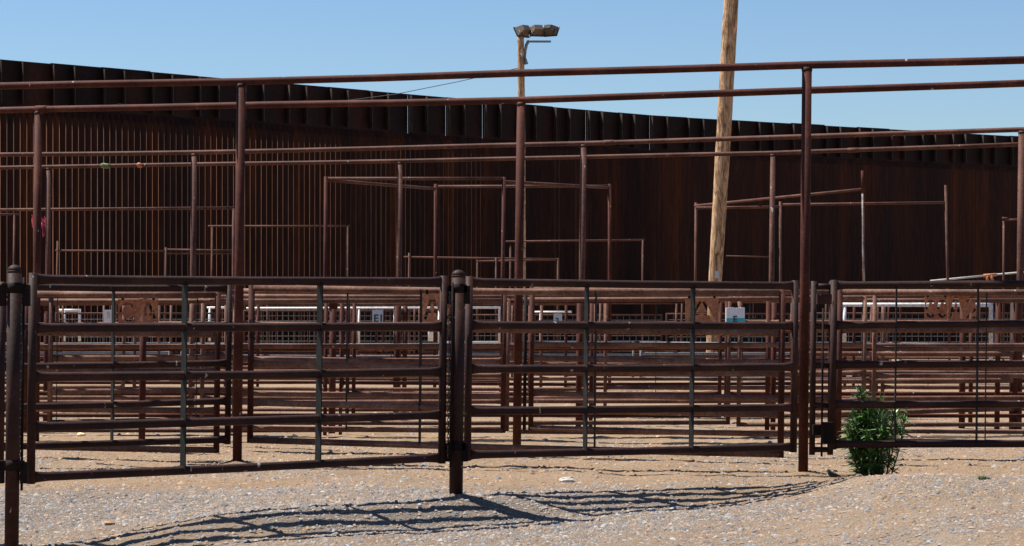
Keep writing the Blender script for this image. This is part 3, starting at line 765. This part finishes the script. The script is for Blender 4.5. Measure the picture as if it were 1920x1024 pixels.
for pi, (p, d) in enumerate(panels):
    n = Vector((d.y, -d.x, 0))
    ang = math.atan2(d.y, d.x); tw = math.radians(-21) if d is d1 else 0
    pxp = CX+F*p.x/p.y
    nxt = p+d*PL
    pxn = CX+F*nxt.x/nxt.y
    gapx = any(abs(pxn-sx) < (pxn-pxp)*.5 for sx in streak_px)
    tj = random.uniform(-.02, .02)
    L_ = PL-(.026 if gapx else .004)
    c = p+d*(L_/2)-n*.10
    mb = MB(); mb.box(c+Vector((0, 0, (7.3+9.14+tj)/2)), d*L_/2, n*.008, Vector((0, 0, (9.14+tj-7.3)/2)))
    mb.build('top_plate', M['wallplate'], wall)
    mb = MB(); mb.box(p+d*(PL/2)-n*.10+Vector((0, 0, 9.165+tj)), d*(PL/2-.002), n*.03, Vector((0, 0, .025))); mb.build('cap_rail', M['wallplate'], wall)
    for off in (.03, .86):
        q = p+d*off; ns = Matrix.Rotation(math.radians(-24), 3, 'Z') @ n; ds = Matrix.Rotation(math.radians(-24), 3, 'Z') @ d
        mb = MB(); mb.box(q+ns*.06+Vector((0, 0, 8.44)), ds*.012, ns*.15, Vector((0, 0, .69))); mb.build('stiffener', M['stiff'], wall)
    gap = .060 if pxp < 1050 else max(.026, .060-.046*(pxp-1050)/400)
    for k in range(8):
        q = p+d*(P_*(k+.5))
        w2 = (P_-gap*random.uniform(.93, 1.12))/2
        key = round(w2, 3)
        px_ = CX+F*q.x/q.y
        if -8 < px_ and cnt < 100:
            if key not in cache:
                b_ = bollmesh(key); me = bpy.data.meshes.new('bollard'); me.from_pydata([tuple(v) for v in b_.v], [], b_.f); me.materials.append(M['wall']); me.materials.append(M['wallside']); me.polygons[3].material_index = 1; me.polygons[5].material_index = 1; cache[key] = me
            o = link(bpy.data.objects.new('bollard', cache[key])); o.parent = wall; o.location = Vector((q.x, q.y, -1.3))-wall.location; o.rotation_euler = (0, 0, ang+tw); cnt += 1
        else:
            b_ = bollmesh(key); rm = Matrix.Translation((q.x, q.y, -1.3)) @ Matrix.Rotation(ang+tw, 4, 'Z'); b0 = len(rest.v)
            rest.v += [rm @ Vector(v) for v in b_.v]; rest.f += [tuple(b0+x for x in f) for f in b_.f]; rest.sm += b_.sm
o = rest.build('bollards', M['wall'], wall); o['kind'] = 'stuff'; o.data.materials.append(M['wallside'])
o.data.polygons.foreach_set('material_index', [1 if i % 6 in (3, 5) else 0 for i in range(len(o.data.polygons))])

# ---------------------------------------------------------------- wooden poles
def pole(mb, pts, rs, n=24):
    P = []; Rr = []
    for (a, b), (ra, rb) in zip(zip(pts[:-1], pts[1:]), zip(rs[:-1], rs[1:])):
        k = 14
        for i in range(k): t = i/k; P.append(a.lerp(b, t)); Rr.append((ra+(rb-ra)*t)*(1+random.uniform(-.018, .018)))
    P.append(pts[-1]); Rr.append(rs[-1]); mb.tube(P, Rr, n)
s = 93
a = W(1334, gy(s), s); b = W(1341, 525, s); c = W(1357, 250, s); e = W(1372, -20, s); f_ = W(1384, -260, s)
root = thing('utility_pole', 'thick leaning peeled wooden pole rising out of the top of the picture', 'pole', (a.x, a.y, GZ(a.x, a.y)))
mb = MB(); pole(mb, [a, b, c, e, f_], [.135, .135, .15, .15, .145]); mb.build('pole', M['wood'], root)
mb = MB(); t_ = W(1345, 515, s); mb.box(t_+Vector((-.02, -.145, 0)), Vector((.035, 0, 0)), Vector((0, .006, 0)), Vector((0, 0, .07))); mb.build('tag', M['sign_grey'], root)

s = 50
a = W(980, gy(s), s); b = W(976, 69, s)
lp = thing('floodlight_pole', 'slim wooden pole carrying three floodlights against the sky', 'light pole', (a.x, a.y, GZ(a.x, a.y)))
mb = MB(); pole(mb, [a, W(978, 190, s), b], [.14, .13, .125]); mb.build('pole', M['wood'], lp)
mb = MB(); mb.box(W(1010, 78, s), Vector((.46, 0, 0)), Vector((0, .05, 0)), Vector((0, 0, .035))); mb.build('crossarm', M['galv'], lp)
mb = MB(); mb.tube([W(992, 76, s), W(987, 84, s), W(985, 95, s), W(984, 112, s), W(985, 121, s)], [.05, .06, .05, .035, .05], 8)
mb.tube([W(984, 106, s)+Vector((0, -.1, 0)), W(988, 121, s)+Vector((0, -.1, 0))], [.03, .055], 8)
mb.tube([W(977, 100, s)+Vector((0, -.14, 0)), W(982, 118, s)+Vector((0, -.14, 0)), W(986, 112, s)], .02, 6)
mb.build('conduit', M['galv'], lp)
def flood(x, y, yaw, tilt, sc_=1.0, finned=False):
    c = W(x, y, s)
    m4 = Matrix.Translation(c) @ Matrix.Rotation(yaw, 4, 'Z') @ Matrix.Rotation(tilt, 4, 'X')
    T = lambda X, Y, Z: m4 @ Vector((X*sc_, Y*sc_, Z*sc_))
    h = MB(); h.hexa([T(-.17, -.20, -.10), T(.17, -.20, -.10), T(.17, -.20, .12), T(-.17, -.20, .12), T(-.30, .14, -.19), T(.30, .14, -.19), T(.30, .14, .21), T(-.30, .14, .21)])
    ho = h.build('floodlight', M['lamp'], lp)
    r = MB(); r.hexa([T(-.33, .14, -.22), T(.33, .14, -.22), T(.33, .14, .24), T(-.33, .14, .24), T(-.33, .19, -.22), T(.33, .19, -.22), T(.33, .19, .24), T(-.33, .19, .24)])
    def sub(mb, name, mt):
        me_ = mb.build(name, M[mt], lp); me_.parent = ho; return me_
    sub(r, 'rim', 'lamp_dark')
    g_ = MB(); g_.hexa([T(-.28, .192, -.17), T(.28, .192, -.17), T(.28, .192, .19), T(-.28, .192, .19), T(-.28, .20, -.17), T(.28, .20, -.17), T(.28, .20, .19), T(-.28, .20, .19)]); sub(g_, 'glass', 'glass')
    if finned:
        fb = MB()
        for k in range(6): fb.hexa([T(-.15+k*.06-.008, -.26, -.09), T(-.15+k*.06+.008, -.26, -.09), T(-.15+k*.06+.008, -.26, .11), T(-.15+k*.06-.008, -.26, .11), T(-.15+k*.06-.008, -.2, -.09), T(-.15+k*.06+.008, -.2, -.09), T(-.15+k*.06+.008, -.2, .11), T(-.15+k*.06-.008, -.2, .11)])
        sub(fb, 'fin', 'lamp_dark')
    y_ = MB()
    for q in (-1, 1): y_.tube([T(q*.27, .0, .0), T(q*.27, -.02, -.26), T(q*.1, -.02, -.36)], .018, 6)
    sub(y_, 'yoke', 'lamp_dark')
flood(982, 57, .75, -.55, .92); flood(1008, 56, .25, -.5, .88); flood(1031, 56, -.6, -.5, .88, True)

# sagging overhead wire
pts = [W(-40, 156, 56), W(50, 171, 56), W(160, 188, 55), W(260, 198, 55), W(400, 203, 54), W(520, 200, 53), W(640, 190, 52), W(740, 177, 51), W(860, 153, 50.5), W(975, 127, 50)]
mb = MB(); mb.tube(pts, .014, 5); o = mb.build('overhead_wire', M['wire'], None, pts[-1]); props(o, 'thin cable sagging left from the floodlight pole in front of the wall', 'cable')

# ---------------------------------------------------------------- bush
def leafmesh(root, n, base, H, Wd, seed, mname='foliage', Lm=(.07, .13), gtop=.12):
    R_ = np.random.RandomState(seed); V = []; Fc = []; C = []
    stems = MB(); tips = []
    for k in range(30):
        a = R_.uniform(0, 6.28); rr = R_.uniform(.02, 1)**.6; lean = Vector((math.cos(a)*rr*Wd*.55, math.sin(a)*rr*Wd*.5, 0))
        h = H*(1-.42*rr*R_.uniform(.5, 1.2)); h = h*R_.uniform(.8, 1.05)
        if k < 3: h = H*1.02; lean = Vector((-Wd*.30+k*.02, 0, 0))
        pts = [base+lean*.45+Vector((R_.uniform(-.05, .05)*Wd*2, R_.uniform(-.04, .04)*Wd*2, -.02)), base+lean*.8+Vector((0, 0, h*.35)), base+lean*.95+Vector((0, 0, h*.7)), base+lean*1.05+Vector((0, 0, h))]
        stems.tube(pts, [.007, .006, .004, .002], 5); tips.append(pts)
    for i in range(n):
        P = tips[R_.randint(len(tips))]; t = R_.uniform(.0, 1.0)*3; j = min(int(t), 2); p = P[j].lerp(P[j+1], t-j)
        a = R_.uniform(0, 6.28); el = R_.uniform(-.3, 1.35)*(1 if t > 1 else .7); dr = Vector((math.cos(a)*math.cos(el), math.sin(a)*math.cos(el), math.sin(el)))
        L_ = R_.uniform(*Lm); w_ = L_*R_.uniform(.06, .10)
        sd = dr.cross(Vector((R_.uniform(-.5, .5), R_.uniform(-.5, .5), 1))).normalized(); dn = Vector((0, 0, -1))*L_*R_.uniform(.0, .35)
        b = len(V); V += [p, p+dr*L_*.35+sd*w_, p+dr*L_*.35-sd*w_, p+dr*L_*.72+sd*w_*.7+dn*.4, p+dr*L_*.72-sd*w_*.7+dn*.4, p+dr*L_+dn]
        Fc += [(b, b+1, b+2), (b+1, b+3, b+4, b+2), (b+3, b+5, b+4)]
        cc = np.array([(.08, .17, .035), (.055, .125, .026), (.13, .24, .06), (.19, .30, .11)])[R_.choice(4, p=[.35, .3, .25, .1])]*R_.uniform(.8, 1.2); C += [list(cc)+[1]]*6
    me = bpy.data.meshes.new(mname); me.from_pydata([tuple(v-root.location) for v in V], [], Fc)
    me.attributes.new('tint', 'FLOAT_COLOR', 'POINT').data.foreach_set('color', np.array(C).ravel()); me.materials.append(M['leaf'])
    o = link(bpy.data.objects.new(mname, me)); o.parent = root
    stems.build('stems', M['straw'] if False else M['stem'], root)
M['stem'] = plain('bush_stem', (.09, .08, .04), .8, .2)
bx, by = (1643-CX)/216.5, F/216.5
root = thing('bush', 'leafy green bush growing on the sand behind the right front gate', 'bush', (bx, by, GZ(bx, by)))
leafmesh(root, 3300, Vector((bx, by, GZ(bx, by))), .70, .47, 4)
bx, by = (1845-CX)/(F/17.3), 17.3
root = thing('weed', 'tiny green weed on the gravel bank at the right', 'weed', (bx, by, GZ(bx, by)))
leafmesh(root, 120, Vector((bx, by, GZ(bx, by))), .03, .09, 9, Lm=(.015, .035))

def straw(label, x, s, wd, h, n, seed):
    R_ = random.Random(seed); X = (x-CX)/s; Y = F/s; z = GZ(X, Y); mb = MB()
    for i in range(n):
        p = Vector((X+R_.gauss(0, wd*.4), Y+R_.gauss(0, wd*.25), z)); a = R_.uniform(0, 6.28); l = R_.uniform(.4, 1)*h
        mb.tube([p, p+Vector((math.cos(a)*l*.4, math.sin(a)*l*.4, l*.7)), p+Vector((math.cos(a)*l*.95, math.sin(a)*l*.95, l*R_.uniform(.3, 1)))], [.004, .003, .0015], 3, False)
    o = mb.build('dry_weeds', M['straw'], None, (X, Y, z)); props(o, label, 'dry weeds', 'dry weed clumps in the pens')
straw('dry straw clump seen behind the left front gate near its left bar', 140, 128, .45, .28, 110, 1)
straw('dry weed clump behind the right front gate under the C C plate', 1745, 120, .4, .25, 70, 2)
straw('dry yellow weeds behind the middle of the second front gate', 1210, 110, .7, .16, 140, 3)
straw('dry weeds behind the second front gate left of the white box', 1300, 112, .6, .15, 120, 4)
straw('dry weeds behind the second front gate beside the middle domed post', 838, 112, .35, .16, 80, 5)

# ---------------------------------------------------------------- bird
s = 222; X = (1560-CX)/s; Y = F/s; z = GZ(X, Y)+.018
root = thing('bird', 'small dark bird sitting on the ground between the tall right post and the bush', 'bird', (X, Y, z-.018))
b0 = Vector((X, Y, z)); Q = lambda a, c: b0+Vector((a, 0, c))
mb = MB(); mb.tube([Q(.075, .004), Q(.055, .012), Q(.025, .02), Q(-.005, .024), Q(-.02, .04), Q(-.027, .053), Q(-.034, .060), Q(-.042, .056)],
                   [(.008, .003), (.014, .008), (.024, .02), (.026, .024), (.02, .019), (.0165, .0165), (.013, .012), (.005, .005)], 12)
mb.build('body', M['bird'], root)
mb = MB(); mb.tube([Q(-.040, .056), Q(-.058, .046)], [.0045, .001], 6); mb.build('beak', M['bird'], root)
mb = MB()
for q in (-1, 1): mb.tube([Q(.0, .03)+Vector((0, q*.022, 0)), Q(.03, .022)+Vector((0, q*.026, 0)), Q(.068, .012)+Vector((0, q*.012, 0))], [(.006, .012), (.006, .014), (.002, .004)], 8)
mb.build('wing', M['bird'], root)
